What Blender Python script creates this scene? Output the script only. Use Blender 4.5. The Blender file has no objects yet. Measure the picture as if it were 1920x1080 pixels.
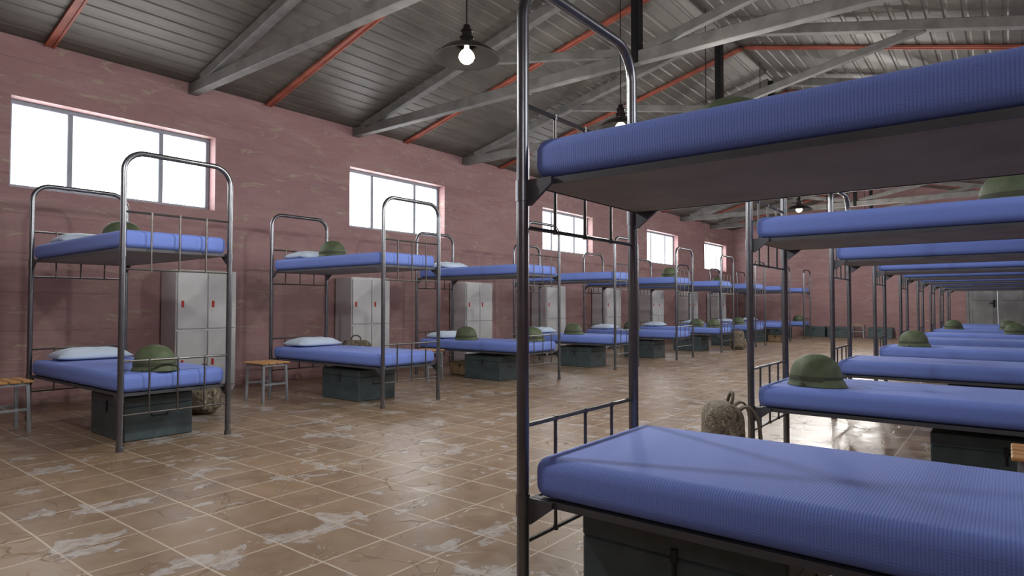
import bpy, bmesh, math, random
from mathutils import Vector, Matrix
random.seed(4)
S=bpy.context.scene
COL=S.collection
try:
    S.view_settings.view_transform='Standard'
except Exception: pass

# ------------------------------------------------------------------ materials
def mat(name):
    m=bpy.data.materials.new(name); m.use_nodes=True
    nt=m.node_tree; b=nt.nodes['Principled BSDF']
    return m,nt,b
def N(nt,t,**k):
    n=nt.nodes.new(t)
    for a,v in k.items(): setattr(n,a,v)
    return n
def ramp(nt,src,stops,interp='LINEAR'):
    r=N(nt,'ShaderNodeValToRGB'); cr=r.color_ramp; cr.interpolation=interp
    while len(cr.elements)<len(stops): cr.elements.new(0.5)
    for e,(p,c) in zip(cr.elements,stops):
        e.position=p; e.color=(c[0],c[1],c[2],1) if not isinstance(c,(int,float)) else (c,c,c,1)
    nt.links.new(src,r.inputs[0]); return r.outputs[0]
def noise(nt,vec,scale,detail=4,rough=.55,dist=0):
    n=N(nt,'ShaderNodeTexNoise'); n.inputs['Scale'].default_value=scale
    n.inputs['Detail'].default_value=detail; n.inputs['Roughness'].default_value=rough
    n.inputs['Distortion'].default_value=dist
    nt.links.new(vec,n.inputs['Vector']); return n.outputs['Fac']
def mix(nt,f,a,b,mode='MIX'):
    m=N(nt,'ShaderNodeMix',data_type='RGBA',blend_type=mode)
    for sock,v in ((m.inputs[0],f),(m.inputs[6],a),(m.inputs[7],b)):
        if hasattr(v,'links'): nt.links.new(v,sock)
        else: sock.default_value=v if isinstance(v,(int,float)) else (*v,1)
    return m.outputs[2]
def mth(nt,op,a,b=None,c=None):
    m=N(nt,'ShaderNodeMath',operation=op)
    for i,v in enumerate((a,b,c)):
        if v is None: continue
        if isinstance(v,(int,float)): m.inputs[i].default_value=v
        else: nt.links.new(v,m.inputs[i])
    return m.outputs[0]
def objco(nt):
    return N(nt,'ShaderNodeTexCoord').outputs['Object']
def mapping(nt,vec,scale=(1,1,1),rot=(0,0,0),loc=(0,0,0)):
    m=N(nt,'ShaderNodeMapping'); m.inputs['Scale'].default_value=scale
    m.inputs['Rotation'].default_value=rot; m.inputs['Location'].default_value=loc
    nt.links.new(vec,m.inputs['Vector']); return m.outputs[0]
def bump(nt,b,h,strength=.3,dist=.01):
    n=N(nt,'ShaderNodeBump'); n.inputs['Strength'].default_value=strength
    n.inputs['Distance'].default_value=dist
    nt.links.new(h,n.inputs['Height']); nt.links.new(n.outputs[0],b.inputs['Normal'])
def simple(name,c,rough=.5,metal=0,var=.15,scale=8,bmp=0,spec=None):
    m,nt,b=mat(name); co=objco(nt)
    f=noise(nt,co,scale)
    lo=tuple(x*(1-var) for x in c); hi=tuple(min(1,x*(1+var)) for x in c)
    nt.links.new(ramp(nt,f,[(.3,lo),(.7,hi)]),b.inputs['Base Color'])
    b.inputs['Roughness'].default_value=rough; b.inputs['Metallic'].default_value=metal
    if spec is not None: b.inputs['Specular IOR Level'].default_value=spec
    if bmp: bump(nt,b,f,bmp,.01)
    return m

def m_wall():
    m,nt,b=mat('red_board_formed_concrete'); co=objco(nt)
    sep=N(nt,'ShaderNodeSeparateXYZ'); nt.links.new(co,sep.inputs[0])
    n1=noise(nt,co,.8,4); n2=noise(nt,co,9,5,.6)
    base=ramp(nt,n1,[(.3,(.245,.130,.134)),(.7,(.300,.163,.166))])
    base=mix(nt,mth(nt,'MULTIPLY',ramp(nt,n2,[(.35,0),(.7,1)]),.25),base,(.195,.10,.103))
    dust=ramp(nt,noise(nt,mapping(nt,co,(.35,.35,1.8)),2.8,10,.75,.4),[(.44,0),(.64,1)])
    base=mix(nt,mth(nt,'MULTIPLY',dust,.42),base,(.38,.26,.245))
    chip=noise(nt,mapping(nt,co,(.65,.65,3.2)),3.2,12,.80,1.0)
    cf=ramp(nt,chip,[(.560,0),(.577,1)])
    base=mix(nt,mth(nt,'MULTIPLY',cf,.5),base,(.40,.34,.25))
    zz=mth(nt,'ADD',sep.outputs[2],mth(nt,'MULTIPLY',n1,.08))
    fr=mth(nt,'FRACT',mth(nt,'DIVIDE',zz,.40))
    brk=ramp(nt,noise(nt,mapping(nt,co,(1,1,.1)),1.6,4),[(.38,.2),(.6,1)])
    line=mth(nt,'MULTIPLY',ramp(nt,fr,[(0,1),(.022,0),(.978,0),(1,1)]),brk)
    base=mix(nt,mth(nt,'MULTIPLY',line,.35),base,(.14,.075,.075))
    nt.links.new(base,b.inputs['Base Color'])
    b.inputs['Roughness'].default_value=.62
    h=mth(nt,'SUBTRACT',mth(nt,'MULTIPLY',n2,.25),mth(nt,'ADD',mth(nt,'MULTIPLY',line,.35),mth(nt,'MULTIPLY',cf,.3)))
    bump(nt,b,h,.4,.016)
    return m
def m_floor():
    m,nt,b=mat('worn_brown_floor_tiles'); co=objco(nt)
    br=N(nt,'ShaderNodeTexBrick'); br.offset=0; br.squash=1
    wob=noise(nt,co,5,3)
    v=N(nt,'ShaderNodeVectorMath',operation='ADD'); nt.links.new(co,v.inputs[0])
    cmb=N(nt,'ShaderNodeCombineXYZ'); w=mth(nt,'MULTIPLY',wob,.010)
    nt.links.new(w,cmb.inputs[0]); nt.links.new(w,cmb.inputs[1]); nt.links.new(cmb.outputs[0],v.inputs[1])
    nt.links.new(v.outputs[0],br.inputs['Vector'])
    br.inputs['Scale'].default_value=1
    br.inputs['Brick Width'].default_value=.31; br.inputs['Row Height'].default_value=.31
    br.inputs['Mortar Size'].default_value=.0055; br.inputs['Mortar Smooth'].default_value=.15
    br.inputs['Color1'].default_value=(.255,.175,.110,1); br.inputs['Color2'].default_value=(.195,.133,.085,1)
    br.inputs['Mortar'].default_value=(.48,.41,.32,1)
    n1=noise(nt,co,6,7,.6); n2=noise(nt,co,1.3,4)
    nog=mth(nt,'SUBTRACT',1,br.outputs['Fac'])
    c=mix(nt,mth(nt,'MULTIPLY',mth(nt,'MULTIPLY',ramp(nt,n1,[(.4,0),(.7,1)]),.4),nog),br.outputs['Color'],(.34,.25,.165))
    c=mix(nt,mth(nt,'MULTIPLY',ramp(nt,n2,[(.35,1),(.6,0)]),.25),c,(.15,.105,.07))
    pt=noise(nt,co,3.4,12,.64,.4)
    pf=ramp(nt,pt,[(.572,0),(.588,1)])
    c=mix(nt,mth(nt,'MULTIPLY',mth(nt,'MULTIPLY',pf,ramp(nt,noise(nt,co,16,6,.7),[(.4,.35),(.55,1)])),.62),c,(.45,.44,.44))
    nt.links.new(c,b.inputs['Base Color'])
    nt.links.new(ramp(nt,n1,[(.3,.24),(.75,.46)]),b.inputs['Roughness'])
    vo=N(nt,'ShaderNodeTexVoronoi',feature='DISTANCE_TO_EDGE'); vo.inputs['Scale'].default_value=3.1
    vv=N(nt,'ShaderNodeVectorMath',operation='ADD'); nt.links.new(co,vv.inputs[0])
    nn=N(nt,'ShaderNodeTexNoise'); nn.inputs['Scale'].default_value=4; nt.links.new(co,nn.inputs['Vector'])
    sc=N(nt,'ShaderNodeVectorMath',operation='SCALE'); sc.inputs['Scale'].default_value=.35; nt.links.new(nn.outputs['Color'],sc.inputs[0]); nt.links.new(sc.outputs[0],vv.inputs[1])
    nt.links.new(vv.outputs[0],vo.inputs['Vector'])
    cr=ramp(nt,vo.outputs['Distance'],[(0,0),(.02,1)])
    msk=ramp(nt,n2,[(.46,0),(.54,1)])
    crm=mth(nt,'MULTIPLY',mth(nt,'SUBTRACT',1,cr),msk)
    h=mth(nt,'SUBTRACT',mth(nt,'ADD',mth(nt,'MULTIPLY',n1,.15),mth(nt,'MULTIPLY',noise(nt,co,2.6,3),.8)),mth(nt,'ADD',mth(nt,'MULTIPLY',crm,.35),mth(nt,'ADD',mth(nt,'MULTIPLY',br.outputs['Fac'],.35),mth(nt,'MULTIPLY',pf,.25))))
    bump(nt,b,h,.6,.013)
    return m
def m_ceiling():
    m,nt,b=mat('dull_corrugated_metal_sheet'); co=objco(nt)
    n=noise(nt,mapping(nt,co,(1,.3,1)),5,6,.6); n2=noise(nt,co,1.2,3)
    c=ramp(nt,n,[(.3,(.082,.074,.063)),(.7,(.145,.132,.113))])
    c=mix(nt,mth(nt,'MULTIPLY',n2,.5),c,(.078,.070,.059))
    vo=N(nt,'ShaderNodeTexVoronoi'); vo.inputs['Scale'].default_value=1.6; nt.links.new(co,vo.inputs['Vector'])
    dot=ramp(nt,vo.outputs['Distance'],[(0.03,1),(.045,0)])
    c=mix(nt,dot,c,(.5,.5,.48))
    nt.links.new(c,b.inputs['Base Color']); b.inputs['Metallic'].default_value=.15
    b.inputs['Roughness'].default_value=.5
    bump(nt,b,noise(nt,co,6,3),.25,.02)
    return m
def m_mattress():
    m,nt,b=mat('blue_quilted_fabric'); co=objco(nt)
    sep=N(nt,'ShaderNodeSeparateXYZ'); nt.links.new(co,sep.inputs[0])
    def s(i,f): return mth(nt,'ABSOLUTE',mth(nt,'SINE',mth(nt,'MULTIPLY',sep.outputs[i],f)))
    wv=mth(nt,'MULTIPLY',s(0,400),mth(nt,'MAXIMUM',s(1,400),mth(nt,'MULTIPLY',s(2,400),.9)))
    n3=noise(nt,co,60,3)
    c=mix(nt,mth(nt,'MULTIPLY',mth(nt,'SUBTRACT',1,wv),.15),(.145,.222,.61),(.08,.125,.40))
    c=mix(nt,mth(nt,'MULTIPLY',n3,.1),c,(.25,.3,.58))
    nt.links.new(c,b.inputs['Base Color']); b.inputs['Roughness'].default_value=.8
    b.inputs['Sheen Weight'].default_value=.04
    bump(nt,b,wv,.22,.003)
    return m
def m_camo(name,cols,scale):
    m,nt,b=mat(name); co=objco(nt)
    f=noise(nt,co,scale,3,.6,.6)
    st=[(.0,cols[0]),(.42,cols[1]),(.5,cols[2]),(.58,cols[3])]
    nt.links.new(ramp(nt,f,st,'CONSTANT'),b.inputs['Base Color']); b.inputs['Roughness'].default_value=.85
    bump(nt,b,noise(nt,co,90,2),.3,.003)
    return m
def m_emit(name,c,s):
    m,nt,b=mat(name); nt.nodes.remove(b)
    e=N(nt,'ShaderNodeEmission'); e.inputs[0].default_value=(*c,1); e.inputs[1].default_value=s
    nt.links.new(e.outputs[0],nt.nodes['Material Output'].inputs[0]); return m
def m_wood():
    m,nt,b=mat('varnished_slat_wood'); co=objco(nt)
    f=noise(nt,mapping(nt,co,(2,30,10)),3,5,.6)
    nt.links.new(ramp(nt,f,[(.3,(.34,.16,.05)),(.7,(.60,.33,.12))]),b.inputs['Base Color'])
    b.inputs['Roughness'].default_value=.45; return m

M=dict(wall=m_wall(),floor=m_floor(),ceil=m_ceiling(),mattress=m_mattress(),
 truss=simple('grey_painted_timber',(.155,.148,.138),.65,0,.25,6,.3),
 red=simple('faded_red_painted_steel',(.30,.078,.048),.55,0,.25,5),
 dark=simple('blackened_steel',(.02,.02,.021),.45,.6,.2),
 tube=simple('dark_gunmetal_tube',(.155,.16,.175),.28,.85,.15),
 rod=simple('dark_wire_rod',(.11,.105,.10),.35,.8,.2),
 rail=simple('dark_grey_bed_rail',(.075,.078,.09),.5,.4,.15),
 board=simple('brown_grey_bed_board',(.29,.26,.205),.75,0,.15,4),
 pillow=simple('pale_blue_white_cotton',(.54,.64,.76),.85,0,.05,6,.3),
 locker=simple('light_grey_powder_coat',(.60,.605,.615),.5,0,.06,5),
 lred=simple('red_plastic_handle',(.55,.03,.02),.4),
 foot=simple('dark_teal_painted_steel',(.056,.080,.087),.45,.1,.25,9),
 metal=simple('scratched_latch_metal',(.03,.035,.036),.45,.6,.2),
 wood=m_wood(), leg=simple('grey_steel_leg',(.30,.32,.35),.4,.4,.1),
 helmet=simple('olive_green_helmet_paint',(.072,.095,.047),.65,0,.22,14,.1),
 band=simple('dark_olive_webbing',(.045,.05,.028),.8),
 camo=m_camo('pixel_camouflage_cloth',[(.055,.044,.032),(.19,.15,.105),(.10,.085,.06),(.27,.225,.165)],30),
 strap=simple('khaki_webbing',(.115,.095,.07),.85),
 lamp=simple('dark_bronze_enamel',(.010,.008,.007),.3,.2,.2),
 lampin=simple('matt_black_shade_lining',(.0015,.0011,.0008),.7,0,.2,spec=.04),
 bulb=m_emit('lit_bulb_glass',(1,.86,.60),3.2),
 frame=simple('grey_blue_window_frame',(.24,.27,.32),.5,0,.08),
 pane=m_emit('bright_daylit_glass',(.96,.98,1),9),
 door=simple('grey_steel_door_paint',(.20,.20,.20),.5,.3,.2,3),
 crate=simple('brown_wooden_crate',(.20,.13,.07),.7,0,.3,12,.3))

# ------------------------------------------------------------------ geometry helpers
def finish(bm,name,m,smooth=False,angle=None):
    bmesh.ops.recalc_face_normals(bm,faces=bm.faces)
    me=bpy.data.meshes.new(name); bm.to_mesh(me); bm.free()
    me.materials.append(m)
    if smooth:
        for p in me.polygons: p.use_smooth=True
        if angle:
            try: me.set_sharp_from_angle(angle=math.radians(angle))
            except Exception: pass
    o=bpy.data.objects.new(name,me); COL.objects.link(o); return o
def box(bm,c,s,rot=None,bev=0,seg=1):
    r=bmesh.ops.create_cube(bm,size=1); vs=r['verts']
    mtx=Matrix.Diagonal((*s,1))
    if rot is not None: mtx=rot.to_4x4()@mtx
    bmesh.ops.transform(bm,matrix=Matrix.Translation(c)@mtx,verts=vs)
    if bev:
        es=set(e for v in vs for e in v.link_edges)
        bmesh.ops.bevel(bm,geom=list(es),offset=bev,segments=seg,profile=.5,affect='EDGES')
def beam(bm,p,q,w,h,up=Vector((0,0,1)),bev=0):
    p=Vector(p);q=Vector(q);d=(q-p);L=d.length;x=d.normalized()
    if abs(x.dot(up))>.99: up=Vector((0,1,0))
    y=up.cross(x).normalized(); z=x.cross(y)
    R=Matrix((x,y,z)).transposed()
    box(bm,(p+q)/2,(L,w,h),R,bev)
def tube(bm,pts,r,seg=10,caps=True):
    pts=[Vector(p) for p in pts]; rings=[]; prev=None
    for i,p in enumerate(pts):
        if i==0: t=pts[1]-p
        elif i==len(pts)-1: t=p-pts[i-1]
        else: t=(pts[i+1]-p).normalized()+(p-pts[i-1]).normalized()
        t.normalize()
        if prev is None:
            a=Vector((0,0,1)) if abs(t.z)<.9 else Vector((1,0,0))
            n=t.cross(a).normalized()
        else:
            n=(prev-t*prev.dot(t)).normalized()
        prev=n; bn=t.cross(n)
        rings.append([bm.verts.new(p+r*(math.cos(2*math.pi*k/seg)*n+math.sin(2*math.pi*k/seg)*bn)) for k in range(seg)])
    for a,b in zip(rings,rings[1:]):
        for k in range(seg): bm.faces.new((a[k],a[(k+1)%seg],b[(k+1)%seg],b[k]))
    if caps:
        bm.faces.new(rings[0]); bm.faces.new(rings[-1])
def lathe(bm,prof,seg=32,sx=1,sy=1,z0=0):
    rings=[]
    for r,z in prof:
        if r<1e-5: rings.append([bm.verts.new((0,0,z+z0))])
        else: rings.append([bm.verts.new((r*sx*math.cos(2*math.pi*k/seg),r*sy*math.sin(2*math.pi*k/seg),z+z0)) for k in range(seg)])
    for a,b in zip(rings,rings[1:]):
        for k in range(seg):
            k2=(k+1)%seg
            if len(a)==1 and len(b)==1: continue
            if len(a)==1: bm.faces.new((a[0],b[k],b[k2]))
            elif len(b)==1: bm.faces.new((a[k],a[k2],b[0]))
            else: bm.faces.new((a[k],a[k2],b[k2],b[k]))
def empty(name,loc=(0,0,0),rz=0):
    o=bpy.data.objects.new(name,None); o.empty_display_size=.2
    o.location=loc; o.rotation_euler=(0,0,rz); COL.objects.link(o); return o
def child(o,p,label=None):
    o.parent=p
    if label: o['label']=label
    return o
def tag(o,label,cat,group=None):
    o['label']=label; o['category']=cat
    if group: o['group']=group
    return o
def struct(o): o['kind']='structure'; return o
def clone(o,parent=None):
    c=o.copy(); COL.objects.link(c)
    if parent is not None: c.parent=parent
    for k in list(o.children): clone(k,c)
    return c
PLACED=set()
def place(proto,loc,rz=0,label=None,sc=1):
    if proto not in PLACED:
        PLACED.add(proto); o=proto
    else: o=clone(proto)
    o.location=loc; o.rotation_euler=(0,0,rz); o.scale=(sc,sc,sc)
    if label: o['label']=label
    return o

# ------------------------------------------------------------------ setting
XL,XR,YN,YF=-7.9,1.7,-3.6,23.2
ZE=3.77; RX=(XL+XR)/2; SL=.25; ZR=ZE+(RX-XL)*SL
def wall(name,axis,pos,thick,a0,a1,z0,z1,ops,gable=False):
    bm=bmesh.new()
    As=sorted({a0,a1,*[o[0] for o in ops],*[o[1] for o in ops]})
    Zs=sorted({z0,z1,*[o[2] for o in ops],*[o[3] for o in ops]})
    for i in range(len(As)-1):
        for j in range(len(Zs)-1):
            ca=(As[i]+As[i+1])/2; cz=(Zs[j]+Zs[j+1])/2
            if any(o[0]<ca<o[1] and o[2]<cz<o[3] for o in ops): continue
            if axis=='x': box(bm,(pos,ca,cz),(thick,As[i+1]-As[i],Zs[j+1]-Zs[j]))
            else: box(bm,(ca,pos,cz),(As[i+1]-As[i],thick,Zs[j+1]-Zs[j]))
    if gable:
        h=thick/2
        f=[bm.verts.new(v) for v in ((a0,pos-h,z1),(a1,pos-h,z1),((a0+a1)/2,pos-h,z1+(a1-a0)/2*SL))]
        g=[bm.verts.new(v) for v in ((a0,pos+h,z1),(a1,pos+h,z1),((a0+a1)/2,pos+h,z1+(a1-a0)/2*SL))]
        bm.faces.new(f); bm.faces.new(g)
        for k in range(3): bm.faces.new((f[k],f[(k+1)%3],g[(k+1)%3],g[k]))
    return struct(finish(bm,name,M['wall']))
WY=[(1.86,3.96),(6.05,8.12),(11.15,13.25),(16.2,18.3),(20.45,22.5)]
WZ=(2.23,3.16)
WN=(-2.75,-.65)
ops=[(a,b,*WZ) for a,b in WY+[WN]]
wall('wall_left','x',XL-.15,.3,YN-.3,YF+.3,0,ZE,ops)
wall('wall_right','x',XR+.15,.3,YN-.3,YF+.3,0,ZE,ops)
DX0,DX1=-.98,.52
wall('wall_back','y',YF+.15,.3,XL,XR,0,ZE,[(DX0,DX1,0,2.15)],True)
wall('wall_front','y',YN-.15,.3,XL,XR,0,ZE,[],True)
bm=bmesh.new(); box(bm,((XL+XR)/2,(YN+YF)/2,-.1),(XR-XL+.6,YF-YN+.6,.2)); struct(finish(bm,'floor',M['floor']))
# ceiling : two corrugated slopes
bm=bmesh.new()
def slope_pts(x0,x1):
    n=int(abs(x1-x0)/.17); pts=[]
    sg=1 if x1>x0 else -1
    for i in range(n):
        xx=x0+(x1-x0)*i/n; st=abs(x1-x0)/n
        for fx,dz in ((0,0),(.64,0),(.74,.008),(.90,.008)):
            X=xx+sg*fx*st; pts.append((X,ZE+ (X-XL if X<RX else XR-X)*SL+dz))
    pts.append((x1,ZE+(x1-XL if x1<=RX else XR-x1)*SL)); return pts
P=slope_pts(XL-.3,RX)+slope_pts(RX,XR+.3)[1:]
lo0=[bm.verts.new((x,YN-.3,z)) for x,z in P]; lo1=[bm.verts.new((x,YF+.3,z)) for x,z in P]
up0=[bm.verts.new((x,YN-.3,z+.05)) for x,z in P]; up1=[bm.verts.new((x,YF+.3,z+.05)) for x,z in P]
for i in range(len(P)-1):
    bm.faces.new((lo0[i],lo0[i+1],lo1[i+1],lo1[i])); bm.faces.new((up0[i],up0[i+1],up1[i+1],up1[i]))
struct(finish(bm,'ceiling',M['ceil']))
# windows
def window(i,y0,y1,x):
    bm=bmesh.new(); z0,z1=WZ; t=.05; w=y1-y0
    for (c,s) in (((x,(y0+y1)/2,z0+t/2),(.06,w,t)),((x,(y0+y1)/2,z1-t/2),(.06,w,t)),
                  ((x,y0+t/2,(z0+z1)/2),(.06,t,z1-z0-2*t)),((x,y1-t/2,(z0+z1)/2),(.06,t,z1-z0-2*t)),
                  ((x,y0+.27*w,(z0+z1)/2),(.05,.055,z1-z0-2*t)),((x,y0+.72*w,(z0+z1)/2),(.05,.055,z1-z0-2*t))):
        box(bm,c,s,bev=.006)
    f=struct(finish(bm,'window_%d'%i,M['frame']))
    bm=bmesh.new()
    ys=[y0+t,y0+.27*w-.0275,y0+.27*w+.0275,y0+.72*w-.0275,y0+.72*w+.0275,y1-t]
    for a,b in ((0,1),(2,3),(4,5)):
        box(bm,(x,(ys[a]+ys[b])/2,(z0+z1)/2),(.012,ys[b]-ys[a],z1-z0-2*t))
    p=finish(bm,'window_pane',M['pane']); p.parent=f
n=1
for a,b in WY+[WN]: window(n,a,b,XL-.18); n+=1
for a,b in WY+[WN]: window(n,a,b,XR+.18); n+=1
# far door
def leaf(x0,x1):
    b=bmesh.new(); box(b,((x0+x1)/2,YF+.08,1.06),(x1-x0-.006,.05,2.1),bev=.005)
    for zc in (.55,1.55): box(b,((x0+x1)/2,YF+.05,zc),(x1-x0-.2,.02,.75),bev=.008)
    return b
bm=bmesh.new()
for c,s in (((DX0+.03,YF+.07,1.075),(.06,.12,2.15)),((DX1-.03,YF+.07,1.075),(.06,.12,2.15)),(((DX0+DX1)/2,YF+.07,2.12),(DX1-DX0-.12,.12,.06))): box(bm,c,s)
d=struct(finish(bm,'door_1',M['door']))
mid=(DX0+DX1)/2
for a,b in ((DX0+.06,mid),(mid,DX1-.06)):
    l=finish(leaf(a,b),'door_leaf',M['door']); l.parent=d
bm=bmesh.new(); box(bm,(mid-.08,YF+.03,1.08),(.05,.02,.22),bev=.005); tube(bm,[(mid-.08,YF+.02,1.1),(mid-.08,YF-.04,1.1),(mid-.2,YF-.04,1.1)],.012)
h=finish(bm,'door_handle',M['dark']); h.parent=d

# roof trusses
TY=[3.66+2.48*k for k in range(-2,8)]
TZ=ZE-.08
root=empty('roof_truss',(RX,0,TZ))
HW=(XR-XL)/2-.02
bm=bmesh.new(); beam(bm,(-HW,0,.0),(HW,0,.0),.11,.13,bev=.006); child(finish(bm,'tie_beam',M['truss']),root)
zt=HW*SL
for s in (-1,1):
    bm=bmesh.new(); beam(bm,(s*(HW-.28),0,.07),(s*.03,0,zt-.06),.11,.12,bev=.006); child(finish(bm,'rafter',M['truss']),root)
    bm=bmesh.new(); beam(bm,(s*.1,0,.08),(s*HW*.5,0,zt*.5-.06),.08,.09,bev=.004); child(finish(bm,'brace',M['truss']),root)
bm=bmesh.new(); box(bm,(0,0,zt*.5-.06),(.08,.13,zt+.01),bev=.004); child(finish(bm,'king_post',M['dark'],),root,'black steel vertical post')
tag(root,'grey timber roof truss with black king post','roof truss','trusses under the pitched roof')
for k,y in enumerate(TY): place(root,(RX,y,TZ))
def redrafter(y,first=[None]):
    if first[0] is None:
        bm=bmesh.new()
        for s in (-1,1):
            for dy in (-.036,0,.036):
                w=.022 if dy else .052
                zz=.0 if dy else .010
                beam(bm,(s*(HW+.0),dy,-.022+zz),(s*.02,dy,zt-.022+zz),w,.030)
        o=finish(bm,'roof_rafter',M['red']); first[0]=o
        tag(o,'faded red steel rafter running up the corrugated roof','roof beam','red rafters under the roof')
    else:
        o=clone(first[0])
    o.location=(RX,y,ZE+.0)
for k in range(-1,9): redrafter(2.17+2.5*k)
# ------------------------------------------------------------------ bunk beds
BZ=(.40,1.44)
def bunk():
    root=empty('bunk_bed'); tag(root,'two-tier metal bunk bed with arched tube ends','bunk bed','bunk beds in the barracks')
    R=.14; H=2.125; X=1.015; Yh=.39
    def endframe():
        bm=bmesh.new(); pts=[(0,-Yh,0.0),(0,-Yh,.5),(0,-Yh,1.4),(0,-Yh,H-R)]
        for a in range(1,9):
            t=math.pi-a*math.pi/16; pts.append((0,-Yh+R+R*math.cos(t),H-R+R*math.sin(t)))
        for a in range(0,9):
            t=math.pi/2-a*math.pi/16; pts.append((0,Yh-R+R*math.cos(t),H-R+R*math.sin(t)))
        pts+=[(0,Yh,1.4),(0,Yh,.5),(0,Yh,.0)]
        tube(bm,pts,.0205,14)
        for s in (-1,1):
            tube(bm,[(0,s*Yh,0),(0,s*Yh,.035)],.0245,14)
            for z in (.34,1.37):
                tube(bm,[(0,s*Yh,z),(0,s*Yh,z+.07)],.0235,14)
        return bm
    me=None
    for x in (X,-X):
        if me is None:
            o=finish(endframe(),'end_frame',M['tube'],True,40); me=o.data
        else:
            o=bpy.data.objects.new('end_frame',me); COL.objects.link(o)
        o.location=(x,0,0); child(o,root)
    for x in (X,-X):
        for z0,z1 in ((.25,.63),(1.285,1.695)):
            bm=bmesh.new(); h=z1-z0
            tube(bm,[(0,-Yh+.01,h),(0,Yh-.01,h)],.0085,8); tube(bm,[(0,-Yh+.01,0),(0,Yh-.01,0)],.0075,8)
            for y in (-.2,0,.2):
                tube(bm,[(0,y,0),(0,y,h)],.0065,8)
                for zz in (0,h): tube(bm,[(0,y,zz-.009),(0,y,zz+.009)],.0095,8)
            o=finish(bm,'guard_rail',M['rod'],True,40)
            o.location=(x,0,z0); child(o,root)
    for z in BZ:
        bm=bmesh.new()
        for s in (-1,1):
            box(bm,(0,s*.372,z-.011),(1.985,.006,.022)); box(bm,(0,s*.360,z-.003),(1.985,.024,.006))
            box(bm,(s*.99,0,z-.011),(.006,.74,.022))
        o=finish(bm,'bed_rail',M['rail']); child(o,root)
        bm=bmesh.new(); box(bm,(0,0,z-.013),(1.97,.735,.014)); child(finish(bm,'bed_base',M['board']),root,'flat brown-grey board under the mattress')
        for sx in (-1,1):
            for sy in (-1,1):
                bm=bmesh.new()
                v=[bm.verts.new(p) for p in ((1.0*sx,.378*sy,z),(1.0*sx,.378*sy,z-.085),(.985*sx,.378*sy,z-.085),(.90*sx,.378*sy,z-.02),(.90*sx,.378*sy,z))]
                f=bm.faces.new(v); r=bmesh.ops.extrude_face_region(bm,geom=[f])
                bmesh.ops.translate(bm,vec=(0,.014*sy,0),verts=[e for e in r['geom'] if isinstance(e,bmesh.types.BMVert)])
                child(finish(bm,'corner_bracket',M['rail']),root)
    return root
BED=bunk()
MT=.132
def mattress():
    bm=bmesh.new(); box(bm,(0,0,MT/2),(1.98,.785,MT),bev=.045,seg=7)
    for v in bm.verts:
        if abs(v.co.x)>.9 and abs(v.co.y)>.33:
            v.co.x*=.992; v.co.y*=.983
    o=finish(bm,'mattress',M['mattress'],True,50)
    return tag(o,'blue quilted mattress with rounded edges','mattress','blue mattresses on the bunk beds')
MAT=mattress()
def pillow():
    bm=bmesh.new(); n=20; g={}
    for side in (1,-1):
        for i in range(n+1):
            for j in range(n+1):
                u=-1+2*i/n; v=-1+2*j/n
                ed=(i in(0,n) or j in (0,n))
                if side==-1 and ed: g[(side,i,j)]=g[(1,i,j)]; continue
                h=(max(0,1-u**4)**.6)*(max(0,1-v**4)**.6)
                x=.19*u*(1-.06*(1-v*v)*u*u); y=.30*v*(1-.05*(1-u*u)*v*v)
                z=.028+ (.075*h+.005*math.sin(9*u+5*v)*h if side==1 else -.028*h)
                g[(side,i,j)]=bm.verts.new((x,y,z))
        for i in range(n):
            for j in range(n):
                q=[g[(side,i,j)],g[(side,i+1,j)],g[(side,i+1,j+1)],g[(side,i,j+1)]]
                try: bm.faces.new(q)
                except ValueError: pass
    o=finish(bm,'pillow',M['pillow'],True)
    return tag(o,'plump pale blue-white pillow at the head of the bed','pillow','pillows on the bunk beds')
PIL=pillow()
LY=[2.2+2.37*k for k in range(9)]; RY=[2.055+2.34*k for k in range(9)]
LCX,RCX=-5.93,-.245
MZ=(BZ[0]+.0015,BZ[1]+.0015)
for k,y in enumerate(LY):
    place(BED,(LCX,y,0))
    for z in MZ:
        place(MAT,(LCX,y,z))
        place(PIL,(LCX-.74,y,z+MT+.002),random.uniform(-.08,.08))
for k,y in enumerate(RY):
    place(BED,(RCX,y,0),math.pi)
    for z in MZ: place(MAT,(RCX,y,z),math.pi)

# ------------------------------------------------------------------ helmets
def helmet():
    root=empty('helmet')
    bm=bmesh.new()
    prof=[(0,.192),(.03,.190),(.060,.182),(.088,.167),(.111,.144),(.127,.114),(.135,.08),(.139,.048),(.142,.028),(.148,.013),(.1535,.005),(.1545,.002),(.153,.0),
          (.148,.002),(.139,.014),(.134,.035),(.131,.06),(.125,.093),(.112,.123),(.088,.152),(.05,.172),(0,.182)]
    lathe(bm,prof,40,1.13,.93)
    for v in bm.verts:
        if v.co.x>.12 and v.co.z<.03: v.co.x+=.014
    child(finish(bm,'helmet_shell',M['helmet'],True),root)
    bm=bmesh.new()
    lathe(bm,[(.1375,.062),(.1400,.062),(.1430,.036),(.1405,.036),(.1375,.062)],40,1.135,.935)
    child(finish(bm,'helmet_band',M['band'],True,40),root,'dark olive webbing band around the helmet')
    for s in (-1,1):
        bm=bmesh.new()
        beam(bm,(.02,s*.130,.022),(.03,s*.146,.006),.022,.003)
        child(finish(bm,'chin_strap',M['band']),root)
    tag(root,'olive green steel helmet','helmet','army helmets on the beds'); return root
HEL=helmet()
LO=MZ[0]+MT+.002; UP=MZ[1]+MT+.002
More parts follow.
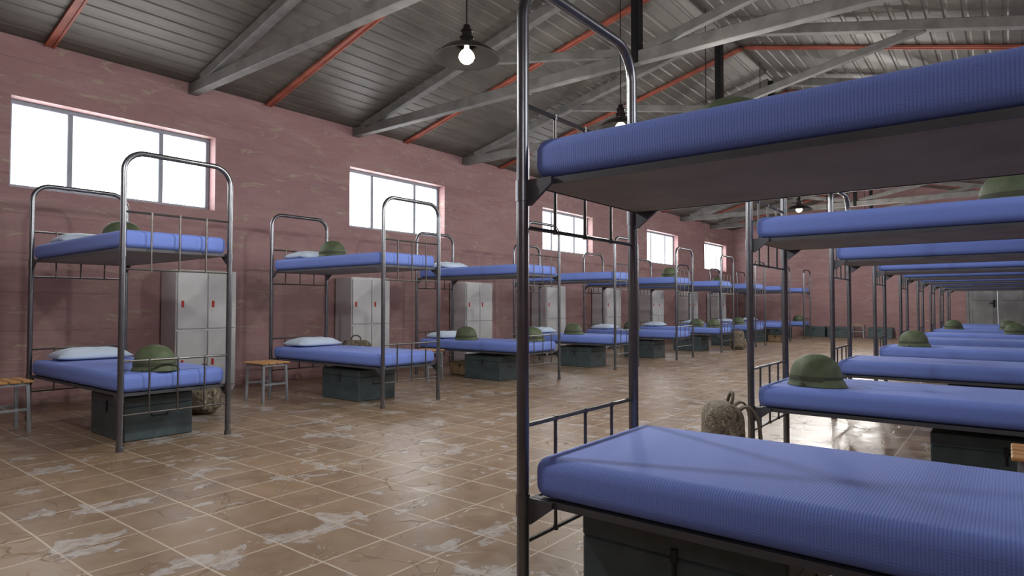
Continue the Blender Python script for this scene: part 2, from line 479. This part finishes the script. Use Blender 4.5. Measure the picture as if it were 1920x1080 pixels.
hel=[(-5.12,2.12,LO,.4),(-6.12,2.25,UP,1.2),(-6.08,LY[1]-.15,UP,.3),(-6.12,LY[2]-.2,LO,.2),(-5.18,LY[2]+.12,LO,.9),(-5.85,LY[3]-.15,LO,.1),
 (-6.0,LY[4]-.1,LO,.5),(-5.17,LY[4]-.1,UP,.3),(-5.65,LY[5]+.05,LO,.2),(-5.17,LY[5]-.15,LO,.7),(-5.5,LY[6]+.1,LO,.2),(-6.0,LY[6],UP,.3),(-5.15,LY[8]-.1,LO,.3),
 (-.94,RY[1]-.16,LO,-.45),(.03,RY[1]+.02,UP,-.5),(-.78,RY[0]+.2,UP,-.3),(-.9,RY[3]-.08,LO,-.4),(-.9,RY[6],LO,.2),(.10,RY[5],LO,.3),(.02,RY[6]+.05,LO,.1)]
for x,y,z,r in hel:
    place(HEL,(x,y,z),r,'olive green steel helmet resting on a %s mattress'%('lower' if z<1 else 'upper'))

# ------------------------------------------------------------------ lockers
def locker():
    root=empty('locker'); W,D,H=.72,.40,1.44
    bm=bmesh.new(); box(bm,(-.01,0,.03+ (H-.03)/2),(D-.02,W,H-.03),bev=.006)
    for sx in (-1,1):
        for sy in (-1,1): box(bm,(sx*.17-.01,sy*.32,.015),(.04,.04,.03))
    child(finish(bm,'locker_body',M['locker']),root)
    for row,(z0,z1) in enumerate(((.07,.73),(.755,1.415))):
        for col in (-1,1):
            bm=bmesh.new(); yc=col*.1765; box(bm,(D/2-.008,yc,(z0+z1)/2),(.02,.341,z1-z0),bev=.005)
            dd=child(finish(bm,'locker_door',M['locker']),root)
            bm=bmesh.new(); zc=z0+.29
            box(bm,(D/2+.008,yc-.115,zc),(.014,.026,.075),bev=.004)
            child(finish(bm,'handle',M['lred']),dd,'red plastic handle')
    tag(root,'light grey four-door steel locker with red handles','locker','lockers along the wall'); return root
LOC=locker()
for k in range(8): place(LOC,(XL+.205+.02,3.68+2.46*k,0))

# ------------------------------------------------------------------ footlockers
def footlocker():
    root=empty('footlocker'); 
    bm=bmesh.new(); box(bm,(0,0,.14),(.655,.505,.26),bev=.008)
    child(finish(bm,'footlocker_body',M['foot']),root)
    bm=bmesh.new(); box(bm,(0,0,.305),(.657,.507,.080),bev=.008); child(finish(bm,'lid',M['foot']),root)
    bm=bmesh.new(); box(bm,(0,-.257,.275),(.022,.007,.045),bev=.002); box(bm,(0,-.256,.228),(.012,.010,.05),bev=.003)
    child(finish(bm,'latch',M['metal']),root,'dark steel hasp latch')
    for s in (-1,1):
        bm=bmesh.new(); tube(bm,[(s*.325,-.06,.2),(s*.340,-.055,.185),(s*.340,.055,.185),(s*.325,.06,.2)],.005,8)
        child(finish(bm,'handle',M['metal'],True,40),root)
    for c in root.children: c.location.z=-.01
    tag(root,'dark teal painted steel footlocker with hasp','footlocker','footlockers under the beds'); return root
FL=footlocker()
UL='dark teal steel footlocker with hasp, under a bunk bed'
for k in range(9):
    place(FL,((-5.54 if k==0 else -5.76),LY[k]-.02 if k else LY[0]+.0,0),0,UL)
place(FL,(-.81,RY[0]+.03,0),0,UL)
place(FL,(-.02,RY[1]+.03,0),0,UL)
for k in range(2,6): place(FL,(-.1,RY[k],0),0,UL)
for x in (-5.05,-4.33,-3.15): place(FL,(x,22.85,0),0,'dark teal steel footlocker standing by the end wall')

# ------------------------------------------------------------------ stools
def stool():
    root=empty('stool')
    bm=bmesh.new()
    for i in range(4): box(bm,(0,-.129+.086*i,.412),(.38,.072,.018),bev=.005)
    child(finish(bm,'seat',M['wood']),root,'varnished wooden slat seat')
    for sx in (-1,1):
        for sy in (-1,1):
            bm=bmesh.new(); beam(bm,(sx*.17,sy*.14,0),(sx*.155,sy*.13,.38),.024,.024); child(finish(bm,'leg',M['leg']),root)
    bm=bmesh.new()
    for s in (-1,1):
        box(bm,(0,s*.13,.391),(.33,.02,.022)); box(bm,(s*.155,0,.391),(.02,.26,.022))
    child(finish(bm,'apron',M['leg']),root)
    bm=bmesh.new()
    for s in (-1,1): box(bm,(s*.161,0,.19),(.018,.25,.02))
    box(bm,(0,0,.19),(.31,.018,.02))
    child(finish(bm,'stretcher',M['leg']),root)
    tag(root,'stool with wooden slat seat and grey metal legs','stool','slatted stools beside the beds'); return root
ST=stool()
for x,y,r in ((-6.40,1.49,0),(-6.32,3.76,0),(-6.33,6.16,0),(.19,3.40,0),(-.2,5.6,0),(-3.78,22.8,0)): place(ST,(x,y,0),r)

# ------------------------------------------------------------------ crates
def crate():
    root=empty('wooden_crate'); bm=bmesh.new(); box(bm,(0,0,.085),(.42,.26,.15),bev=.004)
    for x in (-.16,.16): box(bm,(x,0,.085),(.035,.285,.165),bev=.003)
    child(finish(bm,'crate_body',M['crate']),root)
    bm=bmesh.new(); box(bm,(0,0,.175),(.43,.275,.022),bev=.003)
    for x in (-.16,.16): box(bm,(x,0,.19),(.035,.285,.012),bev=.002)
    child(finish(bm,'lid',M['crate']),root)
    bm=bmesh.new(); box(bm,(0,-.140,.15),(.03,.014,.05),bev=.002); child(finish(bm,'latch',M['metal']),root)
    tag(root,'small brown wooden ammunition crate on the tiles','crate','wooden crates'); return root
CR=crate()
for x,y in ((-6.35,LY[2]+.05),(-5.16,LY[7]-.05)): place(CR,(x,y,0),.0)

# ------------------------------------------------------------------ backpacks
def backpack():
    root=empty('backpack')
    bm=bmesh.new(); box(bm,(0,0,.22),(.30,.19,.44),bev=.07,seg=6)
    for v in bm.verts:
        t=v.co.z/.44; s=1-.14*max(0,t-.5)*2; v.co.x*=s*(1+.05*math.sin(t*9)); v.co.y*=s
    child(finish(bm,'backpack_body',M['camo'],True),root)
    bm=bmesh.new(); box(bm,(0,-.105,.15),(.23,.08,.20),bev=.035,seg=4); child(finish(bm,'front_pocket',M['camo'],True),root)
    for s in (-1,1):
        bm=bmesh.new(); box(bm,(s*.150,0,.15),(.06,.12,.20),bev=.028,seg=4); child(finish(bm,'side_pocket',M['camo'],True),root)
        bm=bmesh.new()
        ctrl=[(s*.06,.05,.39),(s*.07,.08,.425),(s*.08,.115,.425),(s*.09,.142,.38),(s*.095,.152,.31),(s*.10,.15,.22),(s*.10,.125,.12),(s*.11,.085,.06)]
        cp=[Vector(c) for c in ctrl]; pts=[]
        for i in range(len(cp)-1):
            p0=cp[max(0,i-1)];p1=cp[i];p2=cp[i+1];p3=cp[min(len(cp)-1,i+2)]
            for t in (0,.33,.66):
                pts.append(.5*((2*p1)+(p2-p0)*t+(2*p0-5*p1+4*p2-p3)*t*t+(3*p1-p0-3*p2+p3)*t**3))
        pts.append(cp[-1]); rg=[]
        for i,p in enumerate(pts):
            t=(pts[min(i+1,len(pts)-1)]-pts[max(0,i-1)]).normalized(); nn=t.cross(Vector((1,0,0))).normalized()
            rg.append([bm.verts.new(p+Vector((a*.019,0,0))+nn*b*.005) for a,b in ((-1,-1),(1,-1),(1,1),(-1,1))])
        for a,b2 in zip(rg,rg[1:]):
            for q in range(4): bm.faces.new((a[q],a[(q+1)%4],b2[(q+1)%4],b2[q]))
        bm.faces.new(rg[0]); bm.faces.new(rg[-1])
        child(finish(bm,'shoulder_strap',M['strap'],True,40),root,'khaki padded shoulder strap')
    bm=bmesh.new(); tube(bm,[(-.05,.03,.425),(-.045,.04,.465),(-.02,.045,.485),(.02,.045,.485),(.045,.04,.465),(.05,.03,.425)],.008,8)
    child(finish(bm,'handle',M['strap'],True),root)
    tag(root,'brown-green camouflage backpack','backpack','camouflage backpacks'); return root
BP=backpack()
place(BP,(-1.24,3.45,0),-1.05,'camouflage backpack with loop straps standing beside a bunk bed',1.13)
place(BP,(-6.05,2.93,0),.6,'camouflage backpack standing on the floor beside a bunk bed',.95)
place(BP,(-4.98,14.9,0),.3,'camouflage backpack standing on the aisle floor')
place(BP,(-6.72,5.28,0),1.2,'camouflage backpack standing on the floor beside a bunk bed',1.3)
place(BP,(-5.9,7.62,0),1.2,'camouflage backpack standing on the floor beside a bunk bed',1.2)

# ------------------------------------------------------------------ pendant lamps
def lamp():
    root=empty('pendant_lamp')
    bm=bmesh.new()
    lathe(bm,[(.0,.098),(.05,.095),(.075,.09),(.12,.078),(.165,.055),(.20,.025),(.221,.004),(.232,.0),(.232,-.006),(.228,-.006),(.218,.004),(.198,.024),(.163,.052),(.118,.074),(.073,.086),(.0,.092)],48)
    sh=child(finish(bm,'lamp_shade',M['lamp'],True,50),root)
    bm=bmesh.new(); lathe(bm,[(.2285,-.0065),(.216,.001),(.195,.020),(.160,.047),(.116,.069),(.071,.081),(.0,.086)],48)
    child(finish(bm,'shade_lining',M['lampin'],True),sh,'matt black inner face of the shade')
    bm=bmesh.new(); lathe(bm,[(0,.085),(.052,.085),(.056,.10),(.046,.112),(.046,.125),(.052,.13),(.052,.14),(.036,.148),(.036,.175),(.042,.18),(.042,.19),(.028,.20),(.024,.225),(.008,.235),(0,.235)],24)
    child(finish(bm,'lamp_socket',M['lamp'],True,35),root)
    bm=bmesh.new(); tube(bm,[(0,0,.225),(0,0,(ZR-2.86)/1.05)],.005,8); child(finish(bm,'cord',M['dark']),root)
    bm=bmesh.new(); lathe(bm,[(0,-.045),(.025,-.041),(.045,-.025),(.057,0),(.051,.025),(.036,.045),(.018,.062),(.016,.084)],24)
    child(finish(bm,'bulb',M['bulb'],True),root,'glowing warm white round bulb')
    tag(root,'dark enamel pendant lamp with lit bulb on a cord','lamp','pendant lamps over the aisle'); return root
LP=lamp()
for k in range(-1,8):
    y=3.38+2.33*k
    place(LP,(RX+.03,y,2.83),0,None,1.05)
    L=bpy.data.lights.new('bulb_light','POINT'); L.energy=104 if k>=0 else 115; L.color=(1,.98,.94); L.shadow_soft_size=.07
    o=bpy.data.objects.new('bulb_light',L); o.location=(RX+.03,y,2.50); COL.objects.link(o)

# ------------------------------------------------------------------ world, camera
w=bpy.data.worlds.new('world'); S.world=w; w.use_nodes=True
bg=w.node_tree.nodes['Background']; bg.inputs[0].default_value=(.92,.96,1,1); bg.inputs[1].default_value=1.0
cam=bpy.data.cameras.new('camera'); co=bpy.data.objects.new('camera',cam); COL.objects.link(co)
cam.sensor_width=36; cam.lens=1185/1920*36; cam.clip_start=.05; cam.clip_end=200
co.location=(0,0,1.025); co.rotation_euler=(math.radians(90+1.595),0,math.radians(38.1))
S.camera=co
